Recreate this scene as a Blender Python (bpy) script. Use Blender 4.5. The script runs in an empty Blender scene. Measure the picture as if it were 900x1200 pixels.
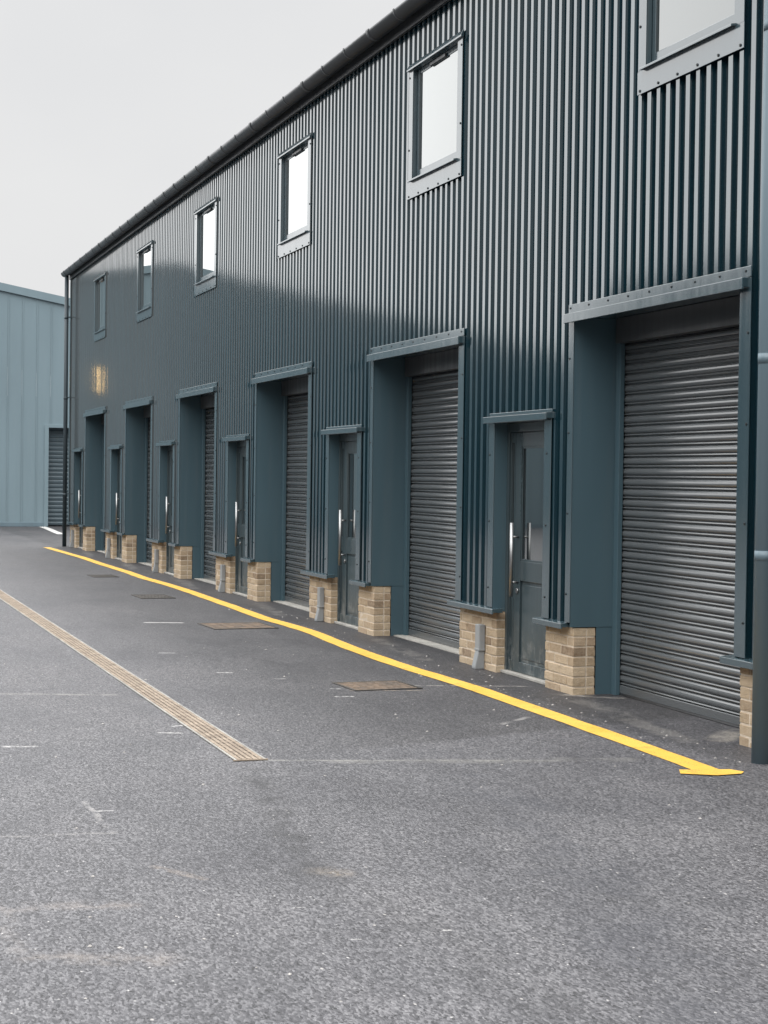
import bpy, bmesh, math, random
from mathutils import Vector, Matrix, noise
random.seed(7)
C = bpy.context.scene.collection
PER = 4.7183            # spacing of the units along the terrace
NU = 6                  # units in view
XL, XR = -37.40, -4.60  # ends of the terrace
SH = 0.40               # depth of the shutters behind the face

# ------------------------------------------------------------------ materials
def mat(name):
    m = bpy.data.materials.new(name); m.use_nodes = True
    nt = m.node_tree; nt.nodes.clear()
    out = nt.nodes.new('ShaderNodeOutputMaterial')
    b = nt.nodes.new('ShaderNodeBsdfPrincipled')
    nt.links.new(b.outputs[0], out.inputs[0])
    return m, nt, b
def N(nt, typ, **kw):
    n = nt.nodes.new(typ)
    for k, v in kw.items(): setattr(n, k, v)
    return n
def setin(n, **kw):
    for k, v in kw.items(): n.inputs[k.replace('_', ' ')].default_value = v
def lk(nt, a, b): nt.links.new(a, b)
def ramp(nt, src, stops):
    r = N(nt, 'ShaderNodeValToRGB'); lk(nt, src, r.inputs[0])
    el = r.color_ramp.elements
    while len(el) < len(stops): el.new(0.5)
    for e, (p, c) in zip(el, stops):
        e.position = p; e.color = (c, c, c, 1) if isinstance(c, (int, float)) else (*c, 1)
    return r
def mixc(nt, fac, a, b, mode='MIX'):
    m = N(nt, 'ShaderNodeMix', data_type='RGBA', blend_type=mode)
    for sock, v in ((m.inputs[0], fac), (m.inputs[6], a), (m.inputs[7], b)):
        if hasattr(v, 'links'): lk(nt, v, sock)
        elif isinstance(v, (int, float)): sock.default_value = v
        else: sock.default_value = (*v, 1)
    return m.outputs[2]
def math_(nt, op, a, b=None, clamp=False):
    m = N(nt, 'ShaderNodeMath', operation=op, use_clamp=clamp)
    for i, v in enumerate((a, b)):
        if v is None: continue
        if hasattr(v, 'links'): lk(nt, v, m.inputs[i])
        else: m.inputs[i].default_value = v
    return m.outputs[0]
def pos(nt, scale=(1, 1, 1), loc=(0, 0, 0)):
    g = N(nt, 'ShaderNodeNewGeometry'); mp = N(nt, 'ShaderNodeMapping')
    mp.inputs['Scale'].default_value = scale; mp.inputs['Location'].default_value = loc
    lk(nt, g.outputs['Position'], mp.inputs[0]); return mp.outputs[0]
def noi(nt, vec, scale, detail=4, rough=.55, dist=0):
    n = N(nt, 'ShaderNodeTexNoise'); setin(n, Scale=scale, Detail=detail, Roughness=rough, Distortion=dist)
    lk(nt, vec, n.inputs['Vector']); return n.outputs['Fac']
def bump(nt, b, h, strength, dist=.01):
    n = N(nt, 'ShaderNodeBump'); setin(n, Strength=strength, Distance=dist)
    lk(nt, h, n.inputs['Height']); lk(nt, n.outputs[0], b.inputs['Normal']); return n

def paint(name, col, rough=.3, ior=1.5, var=.15, dirt=.25, wav=.10, dirtcol=(.12, .11, .10), rv=1.0):
    m, nt, b = mat(name)
    big = noi(nt, pos(nt, (1, 1, .25)), 1.3, 5)
    streak = noi(nt, pos(nt, (14, 14, .5)), 1.0, 4, .6)
    fine = noi(nt, pos(nt), 25, 3)
    c = mixc(nt, ramp(nt, big, [(.3, 0), (.7, 1)]).outputs[0], tuple(x * (1 - var) for x in col), tuple(x * (1 + var) for x in col))
    d = ramp(nt, streak, [(.52, 0), (.8, dirt)])
    c = mixc(nt, d.outputs[0], c, dirtcol)
    lk(nt, c, b.inputs['Base Color'])
    r = ramp(nt, math_(nt, 'ADD', math_(nt, 'MULTIPLY', streak, .85), math_(nt, 'MULTIPLY', fine, .15)), [(.3, rough * (1 - .25 * rv)), (.7, rough * (1 + .35 * rv))])
    lk(nt, r.outputs[0], b.inputs['Roughness']); setin(b, IOR=ior)
    if wav: bump(nt, b, noi(nt, pos(nt, (1, 1, .6)), 2.2, 3), wav, .02)
    return m

M_CLAD = paint('cladding_paint', (.006, .024, .034), .08, 2.15, .12, .05, .02)
_nt = M_CLAD.node_tree; _b = _nt.nodes['Principled BSDF']; _t = N(_nt, 'ShaderNodeTangent', direction_type='RADIAL', axis='Z')
lk(_nt, _t.outputs[0], _b.inputs['Tangent']); setin(_b, Anisotropic=.9); _b.inputs['Specular Tint'].default_value = (.96, .99, 1.0, 1); _b.inputs['Anisotropic Rotation'].default_value = .25
M_TRIM = paint('trim_paint', (.034, .060, .073), .16, 2.1, .08, .03, .0)
M_REVEAL = paint('jamb_paint', (.050, .090, .112), .42, 1.5, .12, .10, .03)
M_DOOR = paint('door_paint', (.036, .054, .062), .33, 1.55, .15, .22, .0)
_nt = M_DOOR.node_tree; _b = _nt.nodes['Principled BSDF']; _old = _b.inputs['Base Color'].links[0].from_socket
_g = N(_nt, 'ShaderNodeNewGeometry'); _s = N(_nt, 'ShaderNodeSeparateXYZ'); lk(_nt, _g.outputs['Position'], _s.inputs[0])
_k = math_(_nt, 'MULTIPLY', math_(_nt, 'SUBTRACT', .62, _s.outputs[2]), 2.2, True)
_n = math_(_nt, 'ADD', math_(_nt, 'MULTIPLY', noi(_nt, pos(_nt, (1, 1, .8)), 13, 6, .7), .9), math_(_nt, 'MULTIPLY', _k, .16))
_m = math_(_nt, 'MULTIPLY', ramp(_nt, _n, [(.58, 0), (.72, .42)]).outputs[0], _k)
lk(_nt, mixc(_nt, _m, _old, (.26, .27, .265)), _b.inputs['Base Color'])
M_SHUT = paint('shutter_paint', (.076, .083, .088), .24, 1.85, .10, .0, .0, rv=.0)
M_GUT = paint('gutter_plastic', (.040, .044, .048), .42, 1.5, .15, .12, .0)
M_PIPE = paint('downpipe_paint', (.115, .165, .195), .48, 1.5, .12, .15, .0)
M_DARKP = paint('dark_pipe_paint', (.030, .045, .055), .55, 1.45, .12, .1, .0)
M_DUCT = paint('grey_plastic', (.24, .255, .265), .5, 1.45, .1, .15, .0)
M_ROOF = paint('roof_sheet', (.05, .055, .06), .4, 1.5, .2, .3, .0)
M_FARW = paint('warehouse_cladding', (.165, .226, .256), .48, 1.45, .06, .10, .03, (.20, .25, .27))
M_FARD = paint('warehouse_shutter', (.060, .085, .100), .45, 1.45, .1, .2, .0)
M_SCREW = paint('screw_cap', (.010, .012, .014), .5, 1.45, 0, 0, 0)
M_STEEL, nt, b = mat('brushed_steel'); setin(b, Metallic=1.0, Roughness=.40); b.inputs['Base Color'].default_value = (.32, .325, .33, 1)
M_BLACK, nt, b = mat('black_rubber'); setin(b, Roughness=.6); b.inputs['Base Color'].default_value = (.010, .011, .012, 1)

def glass(name, refl, col, rough):
    m, nt, b = mat(name)
    b.inputs['Base Color'].default_value = (*col, 1); setin(b, Roughness=rough, IOR=1.52)
    g = N(nt, 'ShaderNodeBsdfGlossy'); setin(g, Roughness=rough); g.inputs['Color'].default_value = (.93, .96, .95, 1)
    mx = N(nt, 'ShaderNodeMixShader'); fr = N(nt, 'ShaderNodeLayerWeight'); setin(fr, Blend=.40)
    f = math_(nt, 'ADD', math_(nt, 'MULTIPLY', fr.outputs['Fresnel'], 1.0 - refl), refl, True)
    lk(nt, f, mx.inputs[0]); lk(nt, b.outputs[0], mx.inputs[1]); lk(nt, g.outputs[0], mx.inputs[2])
    lk(nt, mx.outputs[0], nt.nodes['Material Output'].inputs[0])
    n = N(nt, 'ShaderNodeBump'); setin(n, Strength=.02, Distance=.01); lk(nt, noi(nt, pos(nt), 1.6, 2), n.inputs['Height'])
    lk(nt, n.outputs[0], g.inputs['Normal']); lk(nt, n.outputs[0], b.inputs['Normal'])
    return m
M_WGLASS = glass('window_glass', .06, (.02, .025, .027), .015)
M_DGLASS = glass('door_glass', .09, (.010, .013, .015), .03)

def brick_mat():
    m, nt, b = mat('buff_brick')
    g = N(nt, 'ShaderNodeNewGeometry')
    r = ramp(nt, g.outputs['Random Per Island'], [(0, (.24, .17, .105)), (.22, (.35, .262, .168)), (.5, (.40, .308, .205)), (.75, (.45, .355, .245)), (.88, (.30, .212, .135)), (1, (.17, .115, .070))])
    n1 = noi(nt, pos(nt), 26, 6, .7); n2 = noi(nt, pos(nt), 160, 3)
    c = mixc(nt, ramp(nt, n1, [(.35, 0), (.75, .55)]).outputs[0], r.outputs[0], (.52, .43, .32))
    c = mixc(nt, ramp(nt, n2, [(.25, .35), (.45, 0)]).outputs[0], c, (.13, .10, .07))
    lk(nt, c, b.inputs['Base Color']); setin(b, Roughness=.9)
    bump(nt, b, math_(nt, 'ADD', n1, math_(nt, 'MULTIPLY', n2, .5)), .7, .012)
    return m
M_BRICK = brick_mat()
def rough_mat(name, c0, c1, s1, s2, rough=.9, bs=.5):
    m, nt, b = mat(name)
    n1 = noi(nt, pos(nt), s1, 5, .6); n2 = noi(nt, pos(nt), s2, 3)
    f = math_(nt, 'ADD', math_(nt, 'MULTIPLY', n1, .6), math_(nt, 'MULTIPLY', n2, .4))
    lk(nt, mixc(nt, ramp(nt, f, [(.36, 0), (.64, 1)]).outputs[0], c0, c1), b.inputs['Base Color'])
    setin(b, Roughness=rough); bump(nt, b, f, bs, .008)
    return m
M_MORTAR = rough_mat('mortar', (.42, .35, .27), (.60, .52, .42), 14, 120)
M_CONC = rough_mat('concrete', (.22, .215, .20), (.40, .39, .36), 5, 70)
M_RUST = rough_mat('rusty_iron', (.16, .125, .095), (.36, .295, .230), 9, 90, .85)
M_RUST2 = rough_mat('rusty_cover', (.060, .054, .048), (.185, .128, .085), 6, 60, .85)
M_IRON = rough_mat('dark_iron', (.03, .029, .028), (.075, .065, .056), 6, 60, .8)
M_STONE = rough_mat('pale_chips', (.22, .21, .20), (.48, .46, .44), 30, 90)
M_WHITE = rough_mat('worn_white_paint', (.28, .28, .275), (.52, .52, .50), 3, 40)
M_YEL = None
def yellow():
    m, nt, b = mat('yellow_paint')
    n1 = noi(nt, pos(nt), 2.2, 5, .6); n2 = noi(nt, pos(nt), 120, 4, .7)
    c = mixc(nt, ramp(nt, n1, [(.3, 0), (.7, 1)]).outputs[0], (.70, .40, .050), (.78, .47, .085))
    w = ramp(nt, math_(nt, 'ADD', math_(nt, 'MULTIPLY', n2, .7), math_(nt, 'MULTIPLY', noi(nt, pos(nt), 9, 4), .3)), [(.37, .85), (.455, 0)])
    c = mixc(nt, w.outputs[0], c, (.10, .085, .05))
    lk(nt, c, b.inputs['Base Color']); setin(b, Roughness=.6); bump(nt, b, n2, .5, .005)
    return m
M_YEL = yellow()

def asphalt():
    m, nt, b = mat('asphalt')
    P = pos(nt)
    g = N(nt, 'ShaderNodeNewGeometry'); sx = N(nt, 'ShaderNodeSeparateXYZ'); lk(nt, g.outputs['Position'], sx.inputs[0])
    X, Y = sx.outputs[0], sx.outputs[1]
    wob = math_(nt, 'MULTIPLY', math_(nt, 'SUBTRACT', noi(nt, P, 1.4, 5, .65), .5), 1.0)
    wobf = math_(nt, 'MULTIPLY', math_(nt, 'SUBTRACT', noi(nt, P, 9, 4, .65), .5), .35)
    wobs = math_(nt, 'ADD', wob, wobf)
    # aggregate
    v = N(nt, 'ShaderNodeTexVoronoi', feature='F1'); PS = pos(nt, (.48, 1, 1)); setin(v, Scale=118.0, Randomness=1.0); lk(nt, PS, v.inputs['Vector'])
    vc = N(nt, 'ShaderNodeSeparateColor'); lk(nt, v.outputs['Color'], vc.inputs[0])
    nf = noi(nt, PS, 190, 3, .75); nm = noi(nt, PS, 70, 5, .75)
    agg = math_(nt, 'ADD', math_(nt, 'MULTIPLY', vc.outputs[0], .30), math_(nt, 'ADD', math_(nt, 'MULTIPLY', nf, .35), math_(nt, 'MULTIPLY', nm, .45)))
    base = ramp(nt, agg, [(.34, (.020, .020, .0225)), (.46, (.058, .0575, .0625)), (.57, (.092, .091, .0975)), (.76, (.20, .198, .205))]).outputs[0]
    # broad tone
    big = noi(nt, P, .35, 5, .6); med = noi(nt, pos(nt, (.6, 1.6, 1)), 1.3, 6, .65)
    t = math_(nt, 'ADD', math_(nt, 'MULTIPLY', big, .5), math_(nt, 'MULTIPLY', med, .5))
    base = mixc(nt, 1.0, base, ramp(nt, t, [(.36, (.66, .66, .685)), (.50, (.94, .94, .95)), (.64, (1.20, 1.19, 1.18))]).outputs[0], 'MULTIPLY')
    # newer surfacing beyond the seam, its tone ramping darker from the drain towards the wall
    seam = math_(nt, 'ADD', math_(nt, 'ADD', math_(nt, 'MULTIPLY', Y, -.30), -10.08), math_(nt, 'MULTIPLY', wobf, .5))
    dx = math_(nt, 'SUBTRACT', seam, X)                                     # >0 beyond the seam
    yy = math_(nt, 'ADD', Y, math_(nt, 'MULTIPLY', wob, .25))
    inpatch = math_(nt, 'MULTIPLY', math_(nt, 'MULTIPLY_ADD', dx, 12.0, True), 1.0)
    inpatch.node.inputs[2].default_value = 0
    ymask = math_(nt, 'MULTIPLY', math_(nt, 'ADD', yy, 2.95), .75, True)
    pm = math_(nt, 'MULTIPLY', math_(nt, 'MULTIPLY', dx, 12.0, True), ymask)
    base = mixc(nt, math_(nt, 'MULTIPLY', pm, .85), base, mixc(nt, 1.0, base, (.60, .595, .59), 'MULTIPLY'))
    # fresh dark strip along the wall
    ap = math_(nt, 'MULTIPLY', math_(nt, 'ADD', math_(nt, 'ADD', Y, .42), math_(nt, 'MULTIPLY', wobs, .35)), 9.0, True)
    ap = math_(nt, 'MULTIPLY', ap, math_(nt, 'MULTIPLY', math_(nt, 'SUBTRACT', -8.2, X), 2.0, True))
    base = mixc(nt, math_(nt, 'MULTIPLY', ap, .7), base, mixc(nt, 1.0, base, (.52, .52, .53), 'MULTIPLY'))
    def seg(a, bb, w, col, amt, wobk=.06, breakup=None, soft=.5):
        nonlocal base
        ax, ay = a; bx, by = bb; L = math.hypot(bx - ax, by - ay); ux, uy = (bx - ax) / L, (by - ay) / L
        rx = math_(nt, 'SUBTRACT', X, ax); ry = math_(nt, 'SUBTRACT', Y, ay)
        al = math_(nt, 'ADD', math_(nt, 'MULTIPLY', rx, ux), math_(nt, 'MULTIPLY', ry, uy))
        ac = math_(nt, 'ADD', math_(nt, 'MULTIPLY', rx, -uy), math_(nt, 'MULTIPLY', ry, ux))
        ac = math_(nt, 'ADD', ac, math_(nt, 'MULTIPLY', wobs, wobk))
        over = math_(nt, 'MAXIMUM', math_(nt, 'SUBTRACT', math_(nt, 'ABSOLUTE', math_(nt, 'SUBTRACT', al, L / 2)), L / 2), 0.0)
        d = math_(nt, 'SQRT', math_(nt, 'ADD', math_(nt, 'MULTIPLY', ac, ac), math_(nt, 'MULTIPLY', over, over)))
        k = math_(nt, 'MULTIPLY', math_(nt, 'SUBTRACT', w, d), 1.0 / (w * soft), True)
        if breakup:
            k = math_(nt, 'MULTIPLY', k, ramp(nt, noi(nt, P, breakup, 5, .7), [(.40, 0), (.58, 1)]).outputs[0])
        base = mixc(nt, math_(nt, 'MULTIPLY', k, amt), base, col)
    pale, tan, dark = (.25, .24, .23), (.27, .215, .16), (.028, .028, .030)
    seg((-9.20, -2.92), (-8.78, -1.30), .030, (.24, .235, .22), .8, .05, 5)      # seam of the surfacing
    seg((-9.05, -2.5), (-8.7, -.9), .10, (.20, .195, .185), .35, .2, 3)
    seg((-12.6, -4.6), (-12.2, -3.25), .05, pale, .6, .08, 6)
    seg((-11.9, -3.2), (-10.2, -2.6), .10, pale, .12, .3, 4)
    seg((-7.60, -4.9), (-7.50, -4.05), .026, (.28, .27, .265), .7, .12, 14, 1.2)       # scratched pale lines
    seg((-7.50, -4.05), (-8.25, -4.05), .020, (.30, .29, .285), .6, .12, 12)
    seg((-6.30, -4.75), (-6.25, -4.22), .085, (.28, .245, .225), .62, .30, 11, 1.7)
    seg((-6.25, -4.66), (-5.72, -4.66), .060, (.26, .235, .22), .45, .35, 11, 1.7)
    seg((-5.62, -4.62), (-5.50, -4.22), .090, (.28, .245, .22), .62, .30, 11, 1.7)
    seg((-6.80, -4.0), (-6.55, -3.85), .03, (.25, .21, .18), .5, .1, 14)
    seg((-6.56, -3.38), (-6.48, -3.30), .075, (.30, .245, .18), .75, .30, 18, 1.5)
    seg((-8.9, -3.05), (-6.5, -3.42), .11, dark, .75, .35, 5, 1.0)                   # oily dark run
    seg((-6.5, -3.40), (-4.4, -3.15), .16, dark, .28, .5, 4)
    seg((-8.5, -2.6), (-5.8, -2.3), .20, dark, .16, .8, 2.5)
    seg((-8.3, -1.9), (-4.5, -2.75), .25, (.040, .042, .052), .35, .8, 2.0)
    seg((-12.25, -.93), (-12.0, -.05), .018, (.40, .38, .35), .8, .03, 10)       # pale lines beside the covers
    seg((-12.05, -1.50), (-11.95, -.95), .014, (.42, .34, .26), .8, .03, 20)
    seg((-18.1, -1.9), (-18.0, -1.55), .05, (.45, .44, .43), .8, .05, None)
    seg((-10.2, -1.05), (-10.45, -.75), .03, (.33, .32, .31), .6, .08, 9)
    seg((-11.5, -.05), (-11.2, .30), .06, (.30, .285, .26), .7, .15, 8)
    seg((-9.25, .02), (-9.55, .30), .12, (.27, .25, .22), .8, .10, 3)
    for k in range(6):
        x = -11.2 - PER * k
        seg((x + 1.95, -.22), (x + .1, -.02), .10, (.22, .21, .195), .35, .25, 4)
    # chalky scuffs and chips
    for (x, y, dx_, dy_, w) in [(-10.03, -4.25, .03, .16, .030), (-10.35, -3.28, .05, .12, .022), (-10.60, -3.14, -.02, .09, .026), (-11.75, -1.70, .02, .10, .030),
                                (-14.98, -2.36, .02, .10, .035), (-13.4, -2.2, .03, .09, .03), (-12.9, -1.85, .02, .06, .02), (-12.2, -1.6, .02, .05, .02),
                                (-5.57, -3.20, .004, .022, .010), (-6.02, -3.63, .004, .04, .006), (-5.55, -3.55, .004, .03, .006), (-8.0, -4.05, .01, .08, .012)]:
        seg((x, y), (x + dx_, y + dy_), w, (.52, .51, .50), .8, .05, 26 if w < .02 else 20)
    v2 = N(nt, 'ShaderNodeTexVoronoi', feature='F1'); setin(v2, Scale=7.0, Randomness=1.0); lk(nt, pos(nt, (.8, 1.25, 1)), v2.inputs['Vector'])
    s2 = N(nt, 'ShaderNodeSeparateColor'); lk(nt, v2.outputs['Color'], s2.inputs[0])
    size = math_(nt, 'MULTIPLY', math_(nt, 'MAXIMUM', math_(nt, 'SUBTRACT', s2.outputs[0], .72), 0.0), .15)
    fl = math_(nt, 'MULTIPLY', math_(nt, 'SUBTRACT', size, v2.outputs['Distance']), 40.0, True)
    base = mixc(nt, math_(nt, 'MULTIPLY', fl, .75), base, (.45, .44, .43))
    for sc_, thr, rad, colr, amt in ((46.0, .93, .0048, (.46, .45, .44), .8), (52.0, .70, .0060, (.012, .012, .013), .8), (24.0, .955, .0070, (.42, .40, .38), .8)):
        v3 = N(nt, 'ShaderNodeTexVoronoi', feature='F1'); setin(v3, Scale=sc_, Randomness=1.0); lk(nt, pos(nt, (.62, 1, 1), (sc_, 0, 0)), v3.inputs['Vector'])
        s3 = N(nt, 'ShaderNodeSeparateColor'); lk(nt, v3.outputs['Color'], s3.inputs[0])
        k3 = math_(nt, 'MULTIPLY', math_(nt, 'MULTIPLY', math_(nt, 'SUBTRACT', s3.outputs[1], thr), 30.0, True), math_(nt, 'MULTIPLY', math_(nt, 'SUBTRACT', rad * sc_, v3.outputs['Distance']), 12.0, True))
        base = mixc(nt, math_(nt, 'MULTIPLY', k3, amt), base, colr)
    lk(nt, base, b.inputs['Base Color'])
    lk(nt, ramp(nt, t, [(.35, .48), (.65, .66)]).outputs[0], b.inputs['Roughness'])
    h = math_(nt, 'ADD', math_(nt, 'MULTIPLY', agg, 1.0), math_(nt, 'MULTIPLY', v.outputs['Distance'], -.25))
    bump(nt, b, h, .6, .010)
    return m
M_ASPH = asphalt()

# ------------------------------------------------------------------ mesh builder
class MB:
    def __init__(s): s.v = []; s.f = []; s.m = []; s.sm = []
    def face(s, pts, mi=0, smooth=False):
        i = len(s.v); s.v += [tuple(p) for p in pts]; s.f.append(tuple(range(i, i + len(pts)))); s.m.append(mi); s.sm.append(smooth)
    def box(s, x0, x1, y0, y1, z0, z1, mi=0):
        i = len(s.v)
        s.v += [(x0, y0, z0), (x1, y0, z0), (x1, y1, z0), (x0, y1, z0), (x0, y0, z1), (x1, y0, z1), (x1, y1, z1), (x0, y1, z1)]
        for q in ((0, 3, 2, 1), (4, 5, 6, 7), (0, 1, 5, 4), (1, 2, 6, 5), (2, 3, 7, 6), (3, 0, 4, 7)):
            s.f.append(tuple(i + k for k in q)); s.m.append(mi); s.sm.append(False)
    def prism(s, prof, x0, x1, mi=0, smooth=False, caps=True):
        """profile [(y,z)...] closed, extruded along x"""
        n = len(prof); i = len(s.v)
        s.v += [(x0, y, z) for y, z in prof] + [(x1, y, z) for y, z in prof]
        for k in range(n):
            a, b = k, (k + 1) % n
            s.f.append((i + a, i + b, i + n + b, i + n + a)); s.m.append(mi); s.sm.append(smooth)
        if caps:
            s.f.append(tuple(i + k for k in reversed(range(n)))); s.m.append(mi); s.sm.append(False)
            s.f.append(tuple(i + n + k for k in range(n))); s.m.append(mi); s.sm.append(False)
    def tube(s, p, q, r, n=16, mi=0):
        p, q = Vector(p), Vector(q); d = (q - p).normalized()
        a = d.orthogonal().normalized(); b = d.cross(a); i = len(s.v)
        for c in (p, q):
            for k in range(n):
                t = 2 * math.pi * k / n; s.v.append(tuple(c + a * (r * math.cos(t)) + b * (r * math.sin(t))))
        for k in range(n):
            s.f.append((i + k, i + (k + 1) % n, i + n + (k + 1) % n, i + n + k)); s.m.append(mi); s.sm.append(True)
        s.f.append(tuple(i + k for k in reversed(range(n)))); s.m.append(mi); s.sm.append(False)
        s.f.append(tuple(i + n + k for k in range(n))); s.m.append(mi); s.sm.append(False)
    def screw(s, x, y, z, mi=1, r=.0085):
        s.tube((x, y + .002, z), (x, y - .006, z), r, 8, mi)
    def mesh(s, name, mats):
        me = bpy.data.meshes.new(name); me.from_pydata(s.v, [], s.f)
        for m in mats: me.materials.append(m)
        for p, mi, sm in zip(me.polygons, s.m, s.sm): p.material_index = mi; p.use_smooth = sm
        bm = bmesh.new(); bm.from_mesh(me); bmesh.ops.remove_doubles(bm, verts=bm.verts, dist=1e-6)
        bmesh.ops.recalc_face_normals(bm, faces=bm.faces); bm.to_mesh(me); bm.free()
        return me
    def build(s, name, mats, parent=None, bevel=0, loc=(0, 0, 0)):
        if not isinstance(mats, (list, tuple)): mats = [mats]
        o = bpy.data.objects.new(name, s.mesh(name, mats)); C.objects.link(o); o.location = loc
        if parent: o.parent = parent
        if bevel:
            bv = o.modifiers.new('Bevel', 'BEVEL'); bv.width = bevel; bv.segments = 2; bv.limit_method = 'ANGLE'; bv.angle_limit = math.radians(40)
        return o
def empty(name, loc=(0, 0, 0)):
    o = bpy.data.objects.new(name, None); C.objects.link(o); o.location = loc; o.empty_display_size = .3; return o
def tag(o, label=None, cat=None, group=None, kind=None):
    if label: o['label'] = label
    if cat: o['category'] = cat
    if group: o['group'] = group
    if kind: o['kind'] = kind
    return o
def dup_part(o, dx, parent):
    """copy a part and its sub-parts, moved along the terrace"""
    c = o.copy(); C.objects.link(c); c.parent = parent; c.location.x += dx
    for ch in list(o.children):
        d = ch.copy(); C.objects.link(d); d.parent = c
    return c

# ------------------------------------------------------------------ ground
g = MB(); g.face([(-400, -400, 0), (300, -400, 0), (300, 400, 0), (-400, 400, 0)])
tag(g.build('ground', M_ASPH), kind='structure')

# ------------------------------------------------------------------ painted yellow line
def strip(pts, w, z, name, m, jitter=.012, step=.25):
    P = []
    for (a, b) in zip(pts[:-1], pts[1:]):
        n = max(1, int(math.hypot(b[0] - a[0], b[1] - a[1]) / step))
        for k in range(n): P.append((a[0] + (b[0] - a[0]) * k / n, a[1] + (b[1] - a[1]) * k / n))
    P.append(pts[-1])
    for _ in range(2):   # ease the corners
        P = [P[0]] + [tuple((P[i - 1][j] + 2 * P[i][j] + P[i + 1][j]) / 4 for j in (0, 1)) for i in range(1, len(P) - 1)] + [P[-1]]
    b = MB(); L = []; R = []
    for i, p in enumerate(P):
        q0, q1 = P[max(0, i - 1)], P[min(len(P) - 1, i + 1)]
        d = Vector((q1[0] - q0[0], q1[1] - q0[1])).normalized(); nrm = Vector((-d.y, d.x))
        ww = w / 2 + jitter * noise.noise(Vector((p[0] * 2.3, 3.1, 0))); w2 = w / 2 + jitter * noise.noise(Vector((p[0] * 2.7, 9.1, 0)))
        L.append((p[0] + nrm.x * ww, p[1] + nrm.y * ww, z)); R.append((p[0] - nrm.x * w2, p[1] - nrm.y * w2, z))
    for i in range(len(P) - 1): b.face([R[i], R[i + 1], L[i + 1], L[i]])
    return b
yl = [(-36.7, -.56), (-31.96, -.46), (-30.04, -.48), (-27.33, -.455), (-25.89, -.49), (-24.32, -.43), (-22.4, -.43), (-21.65, -.45), (-20.23, -.47), (-18.32, -.52), (-17.49, -.475), (-16.66, -.455), (-15.38, -.54), (-14.75, -.565), (-13.84, -.58), (-12.94, -.57), (-12.28, -.53), (-11.8, -.53), (-11.18, -.555), (-10.7, -.55), (-10.18, -.57), (-9.76, -.57), (-9.34, -.59), (-8.86, -.60), (-8.54, -.605), (-8.24, -.63)]
yb = strip(yl, .158, .004, 'yellow_line', M_YEL)
yb.face([(-8.315, -.775, .006), (-8.20, -.83, .006), (-8.10, -.66, .006), (-8.115, -.50, .006), (-8.165, -.455, .006), (-8.255, -.49, .006), (-8.27, -.60, .006)])
tag(yb.build('yellow_line', M_YEL), kind='structure')
wl = strip([(-50.8, 1.14), (-48.7, 1.06), (-46.5, .93), (-44.6, .84)], .20, .004, 'white_line', M_WHITE)
if 0: wl.face([(-47.6, -.75, .004), (-47.2, -.75, .004), (-47.2, .15, .004), (-47.6, .15, .004)])
tag(wl.build('white_line', M_WHITE), kind='structure')

# ------------------------------------------------------------------ drain channel
dr = tag(empty('drain_channel', (-9.2, -2.99, 0)), 'long rusty brown drainage channel grating running along the asphalt yard', 'drain')
x1, L = 0.0, 15.5
b = MB(); b.box(-L, x1, -.090, -.078, .002, .010, 1); b.box(-L, x1, .078, .090, .002, .010, 1); b.box(x1 - .012, x1 + .006, -.100, .100, .002, .009)
b.build('frame', [M_RUST, M_CONC], dr, .002)
b = MB(); b.box(-L, x1 - .02, -.077, .077, .0015, .004); b.build('channel_bed', M_IRON, dr)
k = 0
while k < L - .5:
    gb = MB()
    x = x1 - .014 - k
    for j in range(5):
        y = -.064 + j * .032; gb.box(x - .497, x, y - .0105, y + .0105, .004, .0095 + random.uniform(-.0006, .0008))
    for j in range(5):
        gb.box(x - .03 - j * .109 - .012, x - .03 - j * .109, -.0755, .0755, .0042, .0075)
    gb.build('grate', M_RUST, dr)
    k += .5

# ------------------------------------------------------------------ iron covers
def cover(x, y, lx, ly, label, m, rz=0):
    r = tag(empty('drain_cover', (x, y, 0)), label, 'drain cover', 'iron covers set in the yard'); r.rotation_euler.z = rz
    b = MB(); fw = .022
    b.box(-lx / 2, lx / 2, -ly / 2, -ly / 2 + fw, .001, .008); b.box(-lx / 2, lx / 2, ly / 2 - fw, ly / 2, .001, .008)
    b.box(-lx / 2, -lx / 2 + fw, -ly / 2 + fw, ly / 2 - fw, .001, .007); b.box(lx / 2 - fw, lx / 2, -ly / 2 + fw, ly / 2 - fw, .001, .008)
    b.build('frame', M_IRON, r, .002)
    b = MB(); a = fw + .006
    b.box(-lx / 2 + a, lx / 2 - a, -ly / 2 + a, ly / 2 - a, .001, .0055)
    n = 6
    for i in range(n):
        for j in range(n):
            cx = -lx / 2 + a + (lx - 2 * a) * (i + .5) / n; cy = -ly / 2 + a + (ly - 2 * a) * (j + .5) / n
            w, h = ((.030, .010) if (i + j) % 2 else (.010, .030))
            b.box(cx - w, cx + w, cy - h, cy + h, .0055, .0072)
    b.build('lid', m, r)
    return r
cover(-12.28, -1.22, .52, .55, 'rusty brown square iron cover in the asphalt before the second door', M_RUST2, .05)
cover(-17.50, -1.04, .72, .70, 'rust edged iron cover in the asphalt near the third brick pier', M_RUST2, .03)
cover(-21.9, -1.10, .70, .45, 'dark iron cover in the asphalt, smaller and farther along the yellow line', M_IRON, .02)
cover(-26.4, -1.02, .60, .40, 'farthest dark iron cover, close to the end of the yellow line', M_IRON, .02)

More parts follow.
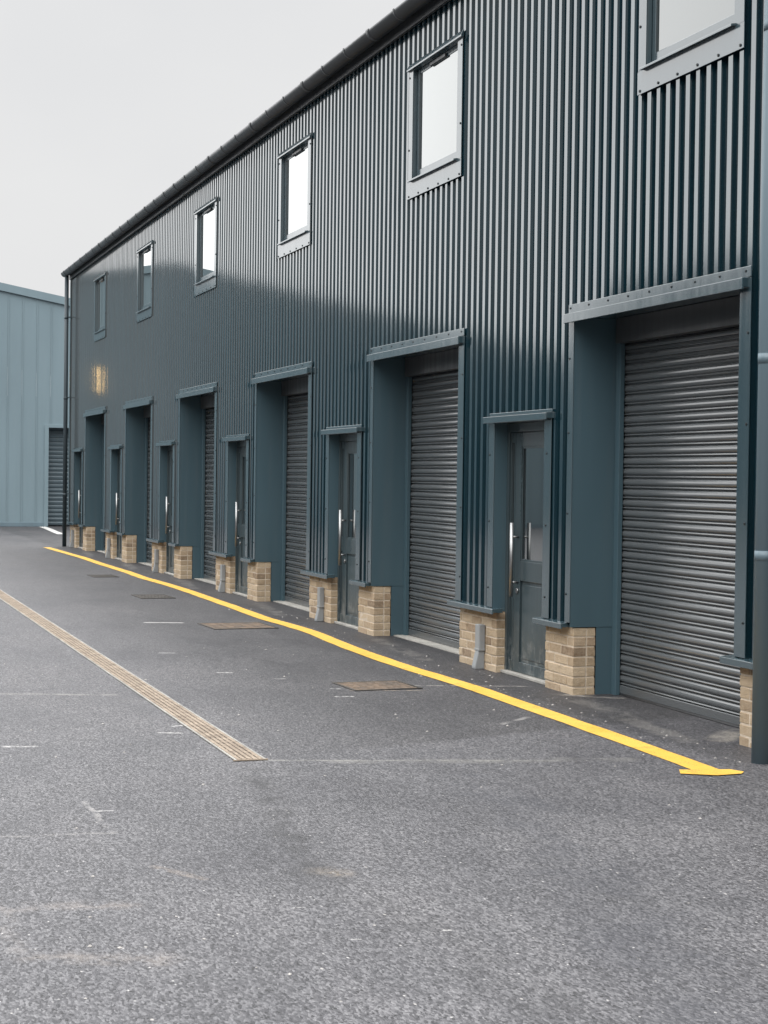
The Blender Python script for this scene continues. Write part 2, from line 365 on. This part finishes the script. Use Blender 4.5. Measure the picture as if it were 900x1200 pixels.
# ------------------------------------------------------------------ loose chips of stone
st = MB()
for _ in range(170):
    if random.random() < .6: x = random.uniform(-20, -8.4); y = random.uniform(-.45, .02) - abs(random.gauss(0, .15))
    else: x = random.uniform(-16, -4.4); y = random.uniform(-4.6, -.6)
    r = random.uniform(.004, .011) * (1.2 if x < -10 else 1); a = random.uniform(0, 6.3)
    pts = [(x + r * random.uniform(.6, 1.3) * math.cos(a + t), y + r * random.uniform(.6, 1.3) * math.sin(a + t)) for t in (0, 1.3, 2.5, 3.7, 5)]
    top = (x + r * .2, y, r * random.uniform(.5, .9))
    for i in range(5):
        p, q = pts[i], pts[(i + 1) % 5]; st.face([(*p, .001), (*q, .001), top])
tag(st.build('gravel', M_STONE), kind='stuff')

# ------------------------------------------------------------------ the terrace of units
B = tag(empty('industrial_building', (0, 0, 0)), 'long dark blue grey corrugated steel terrace of units with roller shutters and buff brick plinths', 'building')

# openings, unit one (the others repeat at PER)
RO = (-11.43, -9.06, 2.80)           # roller bay x0, x1, head
DO = (-12.94, -11.93, 2.085)         # door
WO = (-10.345, -9.185, 4.39, 5.43)   # window
holes = []
for k in range(NU):
    d = -PER * k
    holes += [(RO[0] + d, RO[1] + d, -1, RO[2]), (DO[0] + d, DO[1] + d, -1, DO[2]), (WO[0] + d, WO[1] + d, WO[2], WO[3])]
# corrugated cladding
ZC0, ZC1 = .525, 5.93
PITCH, CR, FL, DEP = .1333, .052, .008, .042
def prof_pts():
    P = []; x = XL; n = 0
    while x < XR:
        CR = .053 if n % 2 else .047
        sh = noise.noise(Vector((math.floor(n / 7.5) * 3.7, 1.3, 0))) * .003     # each sheet sits a little differently
        ti = noise.noise(Vector((n * .83, 7.7, 0))) * .00012
        P += [(x, .008 + sh + ti), (x + CR, .008 + sh - ti), (x + CR + FL, .008 + DEP + sh), (x + PITCH - FL, .008 + DEP + sh)]
        x += PITCH; n += 1
    return P
PP = prof_pts()
def y_at(x):
    i = min(len(PP) - 2, max(0, lo(x))); a, b = PP[i], PP[i + 1]
    t = 0 if b[0] == a[0] else (x - a[0]) / (b[0] - a[0]); return a[1] + t * (b[1] - a[1])
import bisect
PX = [p[0] for p in PP]
def lo(x): return bisect.bisect_right(PX, x) - 1
brk = sorted(set([round(x, 5) for x in PX if XL <= x <= XR] + [round(h, 5) for H_ in holes for h in H_[:2]] + [XL, XR]))
cb = MB()
for a, b_ in zip(brk[:-1], brk[1:]):
    if b_ - a < 1e-5: continue
    m_ = (a + b_) / 2; iv = [(ZC0, ZC1)]
    for (hx0, hx1, hz0, hz1) in holes:
        if hx0 < m_ < hx1:
            n2 = []
            for (z0, z1) in iv:
                if hz1 <= z0 or hz0 >= z1: n2.append((z0, z1)); continue
                if hz0 > z0: n2.append((z0, hz0))
                if hz1 < z1: n2.append((hz1, z1))
            iv = n2
    ya, yb_ = y_at(a + 1e-7), y_at(b_ - 1e-7)
    for z0, z1 in iv: cb.face([(a, ya, z0), (b_, yb_, z0), (b_, yb_, z1), (a, ya, z1)])
cb.build('cladding', M_CLAD, B)

# body behind the cladding: end walls, rear wall, roof
b = MB()
b.box(XL + .01, XL + .06, .05, 9.9, 0, 5.9); b.box(XR - .06, XR - .01, .05, 9.9, 0, 5.9); b.box(XL + .07, XR - .07, 9.80, 9.88, 0, 5.9)
b.build('end_wall', M_TRIM, B)
b = MB(); b.face([(XL - .05, -.02, 5.99), (XR + .05, -.02, 5.99), (XR + .05, 5, 6.72), (XL - .05, 5, 6.72)]); b.face([(XL - .05, 5, 6.72), (XR + .05, 5, 6.72), (XR + .05, 10, 5.99), (XL - .05, 10, 5.99)])
b.face([(XL - .05, -.02, 5.94), (XL - .05, 10, 5.94), (XL - .05, 10, 5.99), (XL - .05, 5, 6.72), (XL - .05, -.02, 5.99)]); b.face([(XR + .05, -.02, 5.94), (XR + .05, 10, 5.94), (XR + .05, 10, 5.99), (XR + .05, 5, 6.72), (XR + .05, -.02, 5.99)])
b.face([(XL - .05, -.02, 5.94), (XR + .05, -.02, 5.94), (XR + .05, 10, 5.94), (XL - .05, 10, 5.94)])
b.build('roof', M_ROOF, B)
# corner flashing at the far end
b = MB(); b.box(XL - .012, XL + .10, -.010, .004, ZC0, 5.90); b.box(XL - .012, XL + .002, .006, .16, ZC0, 5.90); b.build('corner_flashing', M_TRIM, B, .003)
# eaves: fascia and gutter
b = MB(); b.box(XL - .03, XR, -.028, .004, 5.835, 5.995); b.build('fascia', M_GUT, B, .003)
b = MB(); gy, gz, gr = -.120, 5.975, .088
pr = [(gy + gr * math.cos(t), gz + gr * math.sin(t)) for t in [math.pi + math.pi * i / 14 for i in range(15)]]
inner = [(gy + (gr - .006) * math.cos(t), gz + (gr - .006) * math.sin(t)) for t in [2 * math.pi - math.pi * i / 14 for i in range(15)]]
b.prism(pr + inner, XL - .06, XR + .03, 0, True)
gut = b.build('gutter', M_GUT, B)
def clip_mesh(w):
    b = MB(); R2 = gr + .007
    pr2 = [(gy + R2 * math.cos(t), gz + .006 + R2 * math.sin(t)) for t in [math.pi + math.pi * i / 14 for i in range(15)]]
    in2 = [(gy + (gr + .001) * math.cos(t), gz + .006 + (gr + .001) * math.sin(t)) for t in [2 * math.pi - math.pi * i / 14 for i in range(15)]]
    b.prism(pr2 + in2, -w, w, 0, True); return b.mesh('gutter_clip', [M_GUT])
clips = [clip_mesh(.045), clip_mesh(.020)]
x = XL + .35; n = 0
while x < XR:
    o = bpy.data.objects.new('gutter_clip', clips[0 if n % 3 == 0 else 1]); C.objects.link(o); o.location.x = x; o.parent = gut
    x += .785; n += 1

# downpipes
def downpipe(x, y, r, ztop, joints, m):
    b = MB(); b.tube((x, y, .0), (x, y, ztop), r, 24); o = b.build('downpipe', m, B)
    for z in joints:
        b = MB(); b.tube((x, y, z - .045), (x, y, z + .012), r + .0025, 24); b.build('collar', m, o)
        b = MB(); b.box(x - .018, x + .018, y + r - .002, .012, z - .012, z + .012); b.build('bracket', m, o)
    return o
downpipe(-37.22, -.110, .045, 5.90, (1.15, 3.25, 5.0), M_DARKP)
pn = downpipe(-8.425, -.190, .056, 5.92, (1.20, 2.32, 4.2), M_PIPE)

# brick plinths: every brick real, mortar behind
def plinth(x0, x1, y0, y1, top, seed):
    rnd = random.Random(seed); b = MB()
    b.box(x0 + .0035, x1 - .0035, y0 + .0035, y1 - .003, 0, top - .004, 1)
    H, Lb, J, D = .064, .214, .011, .1025
    z = -.012; row = 0
    def brick(xa, xb, ya, yb_, za, zb):
        j = lambda: rnd.uniform(-.0016, .0016)
        vs = [(xa + j(), ya + j(), za + j()), (xb + j(), ya + j(), za + j()), (xb + j(), yb_ + j(), za + j()), (xa + j(), yb_ + j(), za + j()),
              (xa + j(), ya + j(), zb + j()), (xb + j(), ya + j(), zb + j()), (xb + j(), yb_ + j(), zb + j()), (xa + j(), yb_ + j(), zb + j())]
        i = len(b.v); b.v += vs
        for q in ((0, 3, 2, 1), (4, 5, 6, 7), (0, 1, 5, 4), (1, 2, 6, 5), (2, 3, 7, 6), (3, 0, 4, 7)):
            b.f.append(tuple(i + k for k in q)); b.m.append(0); b.sm.append(False)
    while z < top - .03:
        zt = min(z + H, top)
        # front face runs from the right corner leftwards
        first = Lb if row % 2 == 0 else D
        xb = x1; step = first
        while xb > x0 + .02:
            xa = max(x0, xb - step)
            if xa - x0 < .05: xa = x0
            off = rnd.uniform(-.003, .003)
            brick(xa, xb, y0 + off, min(y0 + D, y1), z, zt); xb = xa - J; step = Lb
        if y1 - y0 > D + .03:      # the returns behind the corner bricks
            for xs0, xs1 in ((x1 - D, x1), (x0, x0 + D)):
                brick(xs0, xs1, y0 + D + J, y1, z, zt)
        z += H + J; row += 1
    return b
def drip(b, x0, x1, z0, z1, y0, y1):
    """folded flashing with a sloping top and a lip"""
    b.prism([(y1, z0 + .012), (y0 + .012, z0 + .012), (y0 + .012, z0), (y0, z0), (y0, z1 - .010), (y1, z1)], x0, x1)
BY0, BY1 = .035, .215
def put_plinth(x0, x1, seed):
    o = plinth(x0, x1, BY0, BY1, .500, seed).build('brick_plinth', [M_BRICK, M_MORTAR], B, .004); return o
def put_sill(x0, x1):
    b = MB(); drip(b, x0, x1, .488, .540, -.045, .05); return b.build('drip_flashing', M_TRIM, B, .003)

# ---- roller bay
def roller_bay():
    x0, x1, h = RO
    s = MB()   # steel linings and face trims
    s.box(x0 - .004, x0 + .0, .001, SH, .505, h, 2)                       # left lining
    s.box(x0 - .006, x0 - .003, BY1 + .003, SH, 0, .505, 2)               # lower lining beside the brick
    s.box(x1 + .0, x1 + .004, .001, SH, .505, h, 2); s.box(x1 + .003, x1 + .006, BY1 + .003, SH, 0, .505, 2)
    s.box(x0 - .003, x1 + .003, .001, SH + .1, h, h + .004)               # soffit
    s.box(x0 - .085, x0 + .004, -.006, 0.0, .540, h + .03)                # trims on the face
    s.box(x1 - .004, x1 + .125, -.006, 0.0, .540, h + .03)
    for z in (.75, 1.35, 1.95, 2.5): s.screw(x0 - .06, -.006, z); s.screw(x1 + .10, -.006, z)
    su = s.build('bay_surround', [M_TRIM, M_SCREW, M_REVEAL], B, .0015)
    b = MB()
    drip(b, x0 - .075, x1 + .105, h - .040, h + .038, -.055, .05)
    b.box(x0 - .085, x1 + .130, -.010, -.003, h + .034, h + .100)
    n = 9
    for i in range(n): b.screw(x0 - .05 + (x1 - x0 + .12) * i / (n - 1), -.010, h + .072)
    b.build('lintel', [M_TRIM, M_SCREW], su, .003)
    # curtain of slats
    c = MB(); P = .0770; z = .078; prof = []
    SEC = [(.006, .0), (.006, .0045), (-.009, .0065), (-.0125, .010), (-.0095, .0165), (.001, .0215), (.0, .0235), (-.0095, .0275), (-.0145, .036), (-.0155, .046), (-.0125, .058), (-.006, .068), (.002, .0745)]
    while z < 2.95:
        prof += [(SH + y, z + dz) for y, dz in SEC]; z += P
    for (ya, za), (yb_, zb) in zip(prof[:-1], prof[1:]):
        c.face([(x0 + .03, ya, za), (x1 - .03, ya, za), (x1 - .03, yb_, zb), (x0 + .03, yb_, zb)], 0, False)
    cu = c.build('roller_shutter', M_SHUT, B)
    for xa, xb in ((x0 + .002, x0 + .075), (x1 - .075, x1 - .002)):
        b = MB(); b.box(xa, xb, SH - .055, SH - .018, .0, h - .002); b.box(xa, xb, SH + .012, SH + .05, .0, h - .002)
        b.build('guide_rail', M_REVEAL, cu, .003)
    b = MB(); b.box(x0 + .08, x1 - .08, SH - .022, SH + .012, .018, .078); b.build('bottom_bar', M_SHUT, cu, .004)
    b = MB(); b.box(x0 + .08, x1 - .08, SH - .016, SH + .008, .004, .018); b.build('weather_seal', M_STEEL, cu)
    b = MB(); b.box(x0 + .078, x1 - .078, SH - .10, SH - .03, 2.615, h - .002); b.build('shade_hood', M_GUT, cu, .003)  # dark box added over the top slats in place of the soffit shade
    b = MB(); b.box(x0 + .01, x1 - .01, BY1 + .03, SH + .3, .0, .004 + .006); b.build('threshold', M_CONC, B)
    return su, cu
# ---- door
def door():
    x0, x1, h = DO; fy0, fy1 = .110, .175
    f = MB()
    f.box(x0, x0 + .045, fy0, fy1, .02, h - .03); f.box(x1 - .045, x1, fy0, fy1, .02, h - .03)
    f.box(x0 + .045, x1 - .045, fy0, fy1, h - .10, h - .03)
    ly0, ly1 = .125, .168
    a, bx = x0 + .152, x1 - .048
    l = MB(); zt = h - .104
    def leaf(m, xa, xb, sl, sr, rails):
        m.box(xa, xa + sl, ly0, ly1, .028, zt); m.box(xb - sr, xb, ly0, ly1, .028, zt)
        for z0, z1 in rails: m.box(xa + sl, xb - sr, ly0, ly1, z0, z1)
    leaf(l, a, bx, .125, .115, ((.028, .115), (.775, .935), (1.865, zt)))
    l.box(a + .125, bx - .115, ly0 + .016, ly1 - .008, .115, .775)
    l.box(a + .150, bx - .140, ly0 + .010, ly0 + .016, .145, .745)
    d = l.build('door', M_DOOR, B, .003)
    f.build('frame', M_DOOR, d, .003)
    p = MB(); p.box(a + .120, bx - .110, ly0 + .014, ly0 + .030, .930, 1.870); p.build('pane', M_DGLASS, d)
    p = MB(); p.box(a + .125, bx - .115, ly0 + .004, ly0 + .013, .935, .952); p.box(a + .125, bx - .115, ly0 + .004, ly0 + .013, 1.850, 1.865)
    p.box(a + .125, a + .140, ly0 + .004, ly0 + .013, .952, 1.850); p.box(bx - .130, bx - .115, ly0 + .004, ly0 + .013, .952, 1.850); p.build('glazing_bead', M_DOOR, d, .002)
    s = MB(); xa, xb = x0 + .049, a - .008
    leaf(s, xa, xb, .018, .018, ((.028, .115), (.790, .950), (1.90, zt)))
    s.box(xa + .018, xb - .018, ly0 + .016, ly1 - .008, .115, .790); s.build('side_panel', M_DOOR, d, .002)
    s = MB(); s.box(xa + .012, xb - .012, ly0 + .018, ly0 + .030, .945, 1.905); s.build('side_pane', M_DGLASS, d)
    s = MB(); s.box(a - .007, a - .001, ly0 + .006, ly1 - .004, .03, zt); s.build('door_seal', M_BLACK, d)
    hx, hy = a + .085, ly0 - .062
    hb = MB(); hb.tube((hx, hy, .645), (hx, hy, 1.245), .0155, 18)
    for z in (.760, 1.130): hb.tube((hx, hy, z), (hx, ly0 + .001, z), .010, 12)
    hb.build('pull_handle', M_STEEL, d)
    k = MB(); k.tube((hx - .008, ly0 - .012, .690), (hx - .008, ly0, .690), .022, 16); k.build('lock_escutcheon', M_STEEL, d)
    t = MB(); t.box(x0 + .002, x1 - .002, .075, .19, .001, .024); t.build('threshold', M_CONC, d, .004)
    # surround: linings and face trims
    s = MB()
    s.box(x0 - .004, x0, .001, .20, .505, h, 2); s.box(x1, x1 + .004, .001, .20, .505, h, 2); s.box(x0 - .003, x1 + .003, .001, .20, h - .027, h - .022)
    s.box(x0 - .115, x0 + .003, -.006, 0, .540, h + .01); s.box(x1 - .003, x1 + .125, -.006, 0, .540, h + .01)
    for z in (.70, 1.25, 1.80): s.screw(x0 - .085, -.006, z); s.screw(x1 + .05, -.006, z)
    su = s.build('door_surround', [M_TRIM, M_SCREW, M_REVEAL], B, .0015)
    b = MB(); drip(b, x0 - .125, x1 + .140, h - .028, h + .034, -.060, .05); b.box(x0 - .10, x1 + .145, -.010, -.003, h + .03, h + .055); b.build('lintel', M_TRIM, su, .003)
    return d, su
# ---- window
def window():
    x0, x1, z0, z1 = WO
    fx0, fx1, fz0, fz1 = x0 + .004, x1 - .004, z0 + .012, z1 - .004; y0, y1 = .036, .100; w = .046
    f = MB()
    f.box(fx0, fx0 + w, y0, y1, fz0, fz1); f.box(fx1 - w, fx1, y0, y1, fz0, fz1)
    f.box(fx0 + w, fx1 - w, y0, y1, fz0, fz0 + .085); f.box(fx0 + w, fx1 - w, y0, y1, fz1 - w, fz1)
    o = f.build('window', M_TRIM, B, .003)
    p = MB(); p.box(fx0 + w - .006, fx1 - w + .006, y0 + .006, y0 + .030, fz0 + .080, fz1 - w + .006); p.build('pane', M_WGLASS, o)
    v = MB(); cx = (x0 + x1) / 2; v.box(cx - .20, cx + .20, y0 - .020, y0 - .001, fz1 - .046, fz1 - .014); v.build('trickle_vent', M_GUT, o, .004)
    s = MB(); s.prism([(y0 - .002, z0 + .004), (-.040, z0 - .010), (-.040, z0 + .006), (y0 - .002, z0 + .020)], x0 - .035, x1 + .02); s.build('sill', M_TRIM, o, .002)
    s = MB()
    X0, X1, Z0, Z1 = x0 - .118, x1 + .120, z0 - .160, z1 + .062
    s.box(X0, X1, -.008, -.002, Z0, z0 - .004)                            # apron
    s.box(X0 + .006, x0, -.007, -.001, z0 - .003, z1 + .001); s.box(x1, X1 - .004, -.007, -.001, z0 - .003, z1 + .001)
    s.prism([(-.002, z1 + .002), (-.030, z1 + .002), (-.030, z1 + .018), (-.010, Z1), (-.002, Z1)], X0 - .004, X1 + .016)
    s.box(x0 - .004, x0, .001, y0, z0, z1); s.box(x1, x1 + .004, .001, y0, z0, z1); s.box(x0 + .001, x1 - .001, .001, y0, z1, z1 + .004)
    for i in range(6):
        xx = X0 + .04 + (X1 - X0 - .08) * i / 5; s.screw(xx, -.008, Z0 + .022, 1, .010); s.screw(xx, -.012, Z1 - .008, 1, .010)
    for z in (z0 + .30, z1 - .06): s.screw(X0 + .03, -.007, z, 1, .010); s.screw(X1 - .03, -.007, z, 1, .010)
    s.build('flashing', [M_TRIM, M_SCREW], o, .0015)
    return o
def duct():
    b = MB(); x = -13.215; y1 = BY0 - .002
    b.box(x - .048, x + .048, y1 - .055, y1, .165, .375)
    b.prism([(y1, .165), (y1 - .052, .165), (y1 - .085, .02), (y1 - .085, 0), (y1, 0)], x - .040, x + .040)
    o = b.build('service_duct', M_DUCT, B, .006)
    b = MB(); b.box(x - .052, x + .052, y1 - .059, y1 + .0, .155, .172); b.build('collar', M_DUCT, o, .003)
    return o
protos = []
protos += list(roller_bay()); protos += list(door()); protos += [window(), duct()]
thr = [o for o in B.children if o.name.startswith('threshold')]
base_parts = [o for o in protos] + thr
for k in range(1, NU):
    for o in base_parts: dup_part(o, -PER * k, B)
bpy.data.objects.remove(thr[0])     # the nearest bay has tarmac right up to its shutter
# the last service duct sits on the far corner pier; plinths and sills
for k in range(NU):
    d = -PER * k
    put_plinth(DO[1] - .015 + d, RO[0] - .008 + d, 40 + k); put_sill(DO[1] - .09 + d, RO[0] - .062 + d)
    lx = RO[1] + .008 + d - PER
    if k < NU - 1: put_plinth(lx, DO[0] + .012 + d, 60 + k); put_sill(lx - .11, DO[0] + .105 + d)
    else: put_plinth(XL + .012, DO[0] + .012 + d, 60 + k); put_sill(XL + .004, DO[0] + .105 + d)
put_plinth(RO[1] + .008, XR - .07, 99); put_sill(RO[1] - .105, XR - .01)

# ------------------------------------------------------------------ the gabled warehouse across the end of the yard
FX = -51.0
F = tag(empty('warehouse', (FX, 0, 0)), 'pale teal metal clad warehouse closing the far end of the yard, with one small shutter', 'warehouse')
YA, YR, YB = 10.0, -5.0, -20.0
def ztop(y): return 7.135 - .180 * y if y > YR else 7.135 + .18 * 5.0 - .18 * (YR - y)
D0, D1, DH = 1.33, 1.86 + 1.6, 2.95
b = MB(); P = .42; y = YB
def wall_piece(b, ya, yb_, z0, xo):
    b.face([(xo, ya, z0), (xo, yb_, z0), (xo, yb_, ztop(yb_)), (xo, ya, ztop(ya))])
ys = []
while y < YA:
    ys.append((y, min(y + P - .05, YA), 0.0)); ys.append((min(y + P - .05, YA), min(y + P - .035, YA), .014)); ys.append((min(y + P - .035, YA), min(y + P - .015, YA), .014)); ys.append((min(y + P - .015, YA), min(y + P, YA), .0)); y += P
for (ya, yb_, xo) in ys:
    for (sa, sb) in ((ya, yb_),):
        cuts = sorted(set([sa, sb] + [c for c in (D0, D1, YR) if sa < c < sb]))
        for u0, u1 in zip(cuts[:-1], cuts[1:]):
            if u1 - u0 < 1e-6: continue
            wall_piece(b, u0, u1, DH if D0 <= (u0 + u1) / 2 <= D1 else .12, xo)
wl_ = b.build('wall', M_FARW, F)
b = MB(); b.box(-30, -.02, YA - .06, YA, 0, ztop(YA)); b.box(-30, -.02, YB, YB + .06, 0, ztop(YB)); b.box(-30, -29.9, YB + .07, YA - .07, 0, 5.2); b.build('side_wall', M_FARW, F)
b = MB()
for ya, yb_ in ((YA + .1, YR), (YR, YB - .1)):
    za, zb = ztop(ya) + .02, ztop(yb_) + .02
    b.face([(.06, ya, za), (.06, yb_, zb), (-30.1, yb_, zb), (-30.1, ya, za)])
rf = b.build('roof', M_ROOF, F)
b = MB()
for ya, yb_ in ((YA + .1, YR), (YR, YB - .1)):
    za, zb = ztop(ya), ztop(yb_)
    for xo in (.07,):
        b.face([(xo, ya, za - .20), (xo, yb_, zb - .20), (xo, yb_, zb + .03), (xo, ya, za + .03)]); b.face([(xo, ya, za + .03), (xo, yb_, zb + .03), (-.10, yb_, zb + .03), (-.10, ya, za + .03)]); b.face([(xo, ya, za - .20), (xo, yb_, zb - .20), (.016, yb_, zb - .20), (.016, ya, za - .20)])
b.build('verge_trim', M_FARW, rf)
b = MB(); b.box(-.05, .030, YB, D0 - .10, 0, .12); b.box(-.05, .030, D1 + .1, YA, 0, .12); b.build('base_trim', M_PIPE, F, .004)
b = MB(); b.box(-.30, .035, D0 - .12, D0, 0, DH + .10); b.box(-.30, .035, D1, D1 + .12, 0, DH + .10); b.box(-.30, .035, D0, D1, DH, DH + .10); b.build('bay_surround', M_FARW, F, .004)
c = MB(); z = .03
while z < DH:
    zs = [(z, 0), (z + .02, .016), (z + .075, .022), (z + .10, .004), (z + .125, 0)]
    for (za, oa), (zb, ob) in zip(zs[:-1], zs[1:]):
        c.face([(-.26 + oa, D0, za), (-.26 + oa, D1, za), (-.26 + ob, D1, zb), (-.26 + ob, D0, zb)])
    z += .125
c.build('roller_shutter', M_FARD, F)

lp = tag(empty('wall_lamp', (FX + .015, -2.76, 4.42)), 'lit warm upright tube lamp fixed on the gable of the teal warehouse', 'lamp')
m, nt, bb = mat('warm_lamp'); bb.inputs['Base Color'].default_value = (.8, .6, .3, 1); bb.inputs['Emission Color'].default_value = (1, .66, .28, 1); bb.inputs['Emission Strength'].default_value = 6
b = MB(); b.box(.0, .05, -.08, .08, -.42, .42); b.build('housing', M_GUT, lp, .01)
b = MB(); b.box(.051, .075, -.05, .05, -.38, .38); b.build('lens', m, lp, .01)

# ------------------------------------------------------------------ the terrace across the yard, which the steel and the glass mirror
OY = -17.0
O = tag(empty('opposite_building', (0, OY, 0)), 'dark ribbed steel terrace on the open side of the yard, facing the roller shutters', 'building')
b = MB(); x = -46.0
while x < 14.0:
    b.face([(x, 0, .5), (x + .060, 0, .5), (x + .060, 0, 7.3), (x, 0, 7.3)]); b.face([(x + .060, 0, .5), (x + .070, -.035, .5), (x + .070, -.035, 7.3), (x + .060, 0, 7.3)])
    b.face([(x + .070, -.035, .5), (x + .123, -.035, .5), (x + .123, -.035, 7.3), (x + .070, -.035, 7.3)]); b.face([(x + .123, -.035, .5), (x + .1333, 0, .5), (x + .1333, 0, 7.3), (x + .123, -.035, 7.3)]); x += .1333
b.build('cladding', M_CLAD, O)
b = MB(); b.box(-46, 14, -.14, -.04, 0, .5); b.build('brick_plinth', M_BRICK, O)
b = MB(); b.box(-46, -45.9, -9, -.05, 0, 7.3); b.box(13.9, 14, -9, -.05, 0, 7.3); b.box(-45.8, 13.8, -9.1, -9.0, 0, 7.3); b.build('end_wall', M_TRIM, O)
b = MB(); b.face([(-46.1, .1, 7.32), (14.1, .1, 7.32), (14.1, -4.5, 8.1), (-46.1, -4.5, 8.1)]); b.face([(-46.1, -4.5, 8.1), (14.1, -4.5, 8.1), (14.1, -9.1, 7.32), (-46.1, -9.1, 7.32)]); b.build('roof', M_ROOF, O)

# ------------------------------------------------------------------ camera
f, yaw, pit, rol = 1982.91, .3259052, -.0204254, .0133488
cam = bpy.data.cameras.new('Camera'); co = bpy.data.objects.new('Camera', cam); C.objects.link(co)
fw = Vector((-math.cos(yaw) * math.cos(pit), math.sin(yaw) * math.cos(pit), math.sin(pit)))
rt = fw.cross(Vector((0, 0, 1))).normalized(); up = rt.cross(fw)
r2 = rt * math.cos(rol) + up * math.sin(rol); u2 = up * math.cos(rol) - rt * math.sin(rol)
Mx = Matrix((r2, u2, -fw)).transposed().to_4x4(); Mx.translation = Vector((0, -5.32926, 1.6))
co.matrix_world = Mx
cam.sensor_fit = 'VERTICAL'; cam.sensor_height = 24.0; cam.sensor_width = 18.0; cam.lens = f / 1200 * 24.0; cam.clip_end = 2000

bpy.context.scene.camera = co

# ------------------------------------------------------------------ light: bright overcast
SE, SA = math.radians(52), math.radians(-48)     # sun behind cloud, over the open side of the yard
BE, BA = math.radians(18), math.radians(-155); GLOW_DIR = (math.cos(BE) * math.cos(BA), math.cos(BE) * math.sin(BA), math.sin(BE))   # bright sky patch added out of view to lift steel and glass reflections
SUN = (math.cos(SE) * math.cos(SA), math.cos(SE) * math.sin(SA), math.sin(SE))
w = bpy.data.worlds.new('World'); bpy.context.scene.world = w; w.use_nodes = True
nt = w.node_tree; nt.nodes.clear()
out = N(nt, 'ShaderNodeOutputWorld'); bg = N(nt, 'ShaderNodeBackground'); lk(nt, bg.outputs[0], out.inputs[0])
sky = N(nt, 'ShaderNodeTexSky', sky_type='NISHITA'); sky.sun_disc = False; sky.sun_elevation = SE; sky.sun_rotation = math.radians(90) - SA
sky.air_density = 1.0; sky.dust_density = 4.0
tc = N(nt, 'ShaderNodeTexCoord'); sp = N(nt, 'ShaderNodeSeparateXYZ'); lk(nt, tc.outputs['Generated'], sp.inputs[0])
cl = N(nt, 'ShaderNodeTexNoise'); setin(cl, Scale=1.6, Detail=5.0, Roughness=.55)
mp = N(nt, 'ShaderNodeMapping'); mp.inputs['Scale'].default_value = (1, 1, 2.2); lk(nt, tc.outputs['Generated'], mp.inputs[0]); lk(nt, mp.outputs[0], cl.inputs['Vector'])
lum = ramp(nt, sp.outputs[2], [(0, 7.05 / 40), (.27, 7.05 / 40), (.33, 8.0 / 40), (.52, 20 / 40), (.9, 33 / 40)])
lum.color_ramp.interpolation = 'EASE'
dn = N(nt, 'ShaderNodeVectorMath', operation='DOT_PRODUCT'); lk(nt, tc.outputs['Generated'], dn.inputs[0]); dn.inputs[1].default_value = GLOW_DIR
gr_ = ramp(nt, dn.outputs['Value'], [(.865, 0.0), (.975, 1.0)]); gr_.color_ramp.interpolation = 'EASE'
glow = math_(nt, 'MULTIPLY', gr_.outputs[0], 13.0)
cloud = ramp(nt, cl.outputs['Fac'], [(.3, (.93, .935, .945)), (.7, (1.04, 1.035, 1.025))])
cc = mixc(nt, 1.0, lum.outputs[0], cloud.outputs[0], 'MULTIPLY')
cc = mixc(nt, 1.0, cc, (40., 40., 40.), 'MULTIPLY')
cg = N(nt, 'ShaderNodeCombineColor'); [lk(nt, glow, cg.inputs[i]) for i in range(3)]
cc = mixc(nt, 1.0, cc, cg.outputs[0], 'ADD')
cc = mixc(nt, .04, cc, sky.outputs[0])
lk(nt, cc, bg.inputs[0]); bg.inputs[1].default_value = .10
sd = bpy.data.lights.new('Sun', 'SUN'); sd.energy = 1.5; sd.angle = math.radians(60); sd.color = (1, .965, .92)
so = bpy.data.objects.new('Sun', sd); C.objects.link(so)
dv = Vector((math.cos(SE) * math.cos(SA), math.cos(SE) * math.sin(SA), math.sin(SE)))
so.rotation_euler = dv.to_track_quat('Z', 'Y').to_euler()

sc = bpy.context.scene
sc.view_settings.view_transform = 'Standard'; sc.view_settings.look = 'None'; sc.view_settings.exposure = .25; sc.view_settings.gamma = 1
sc.cycles.max_bounces = 6
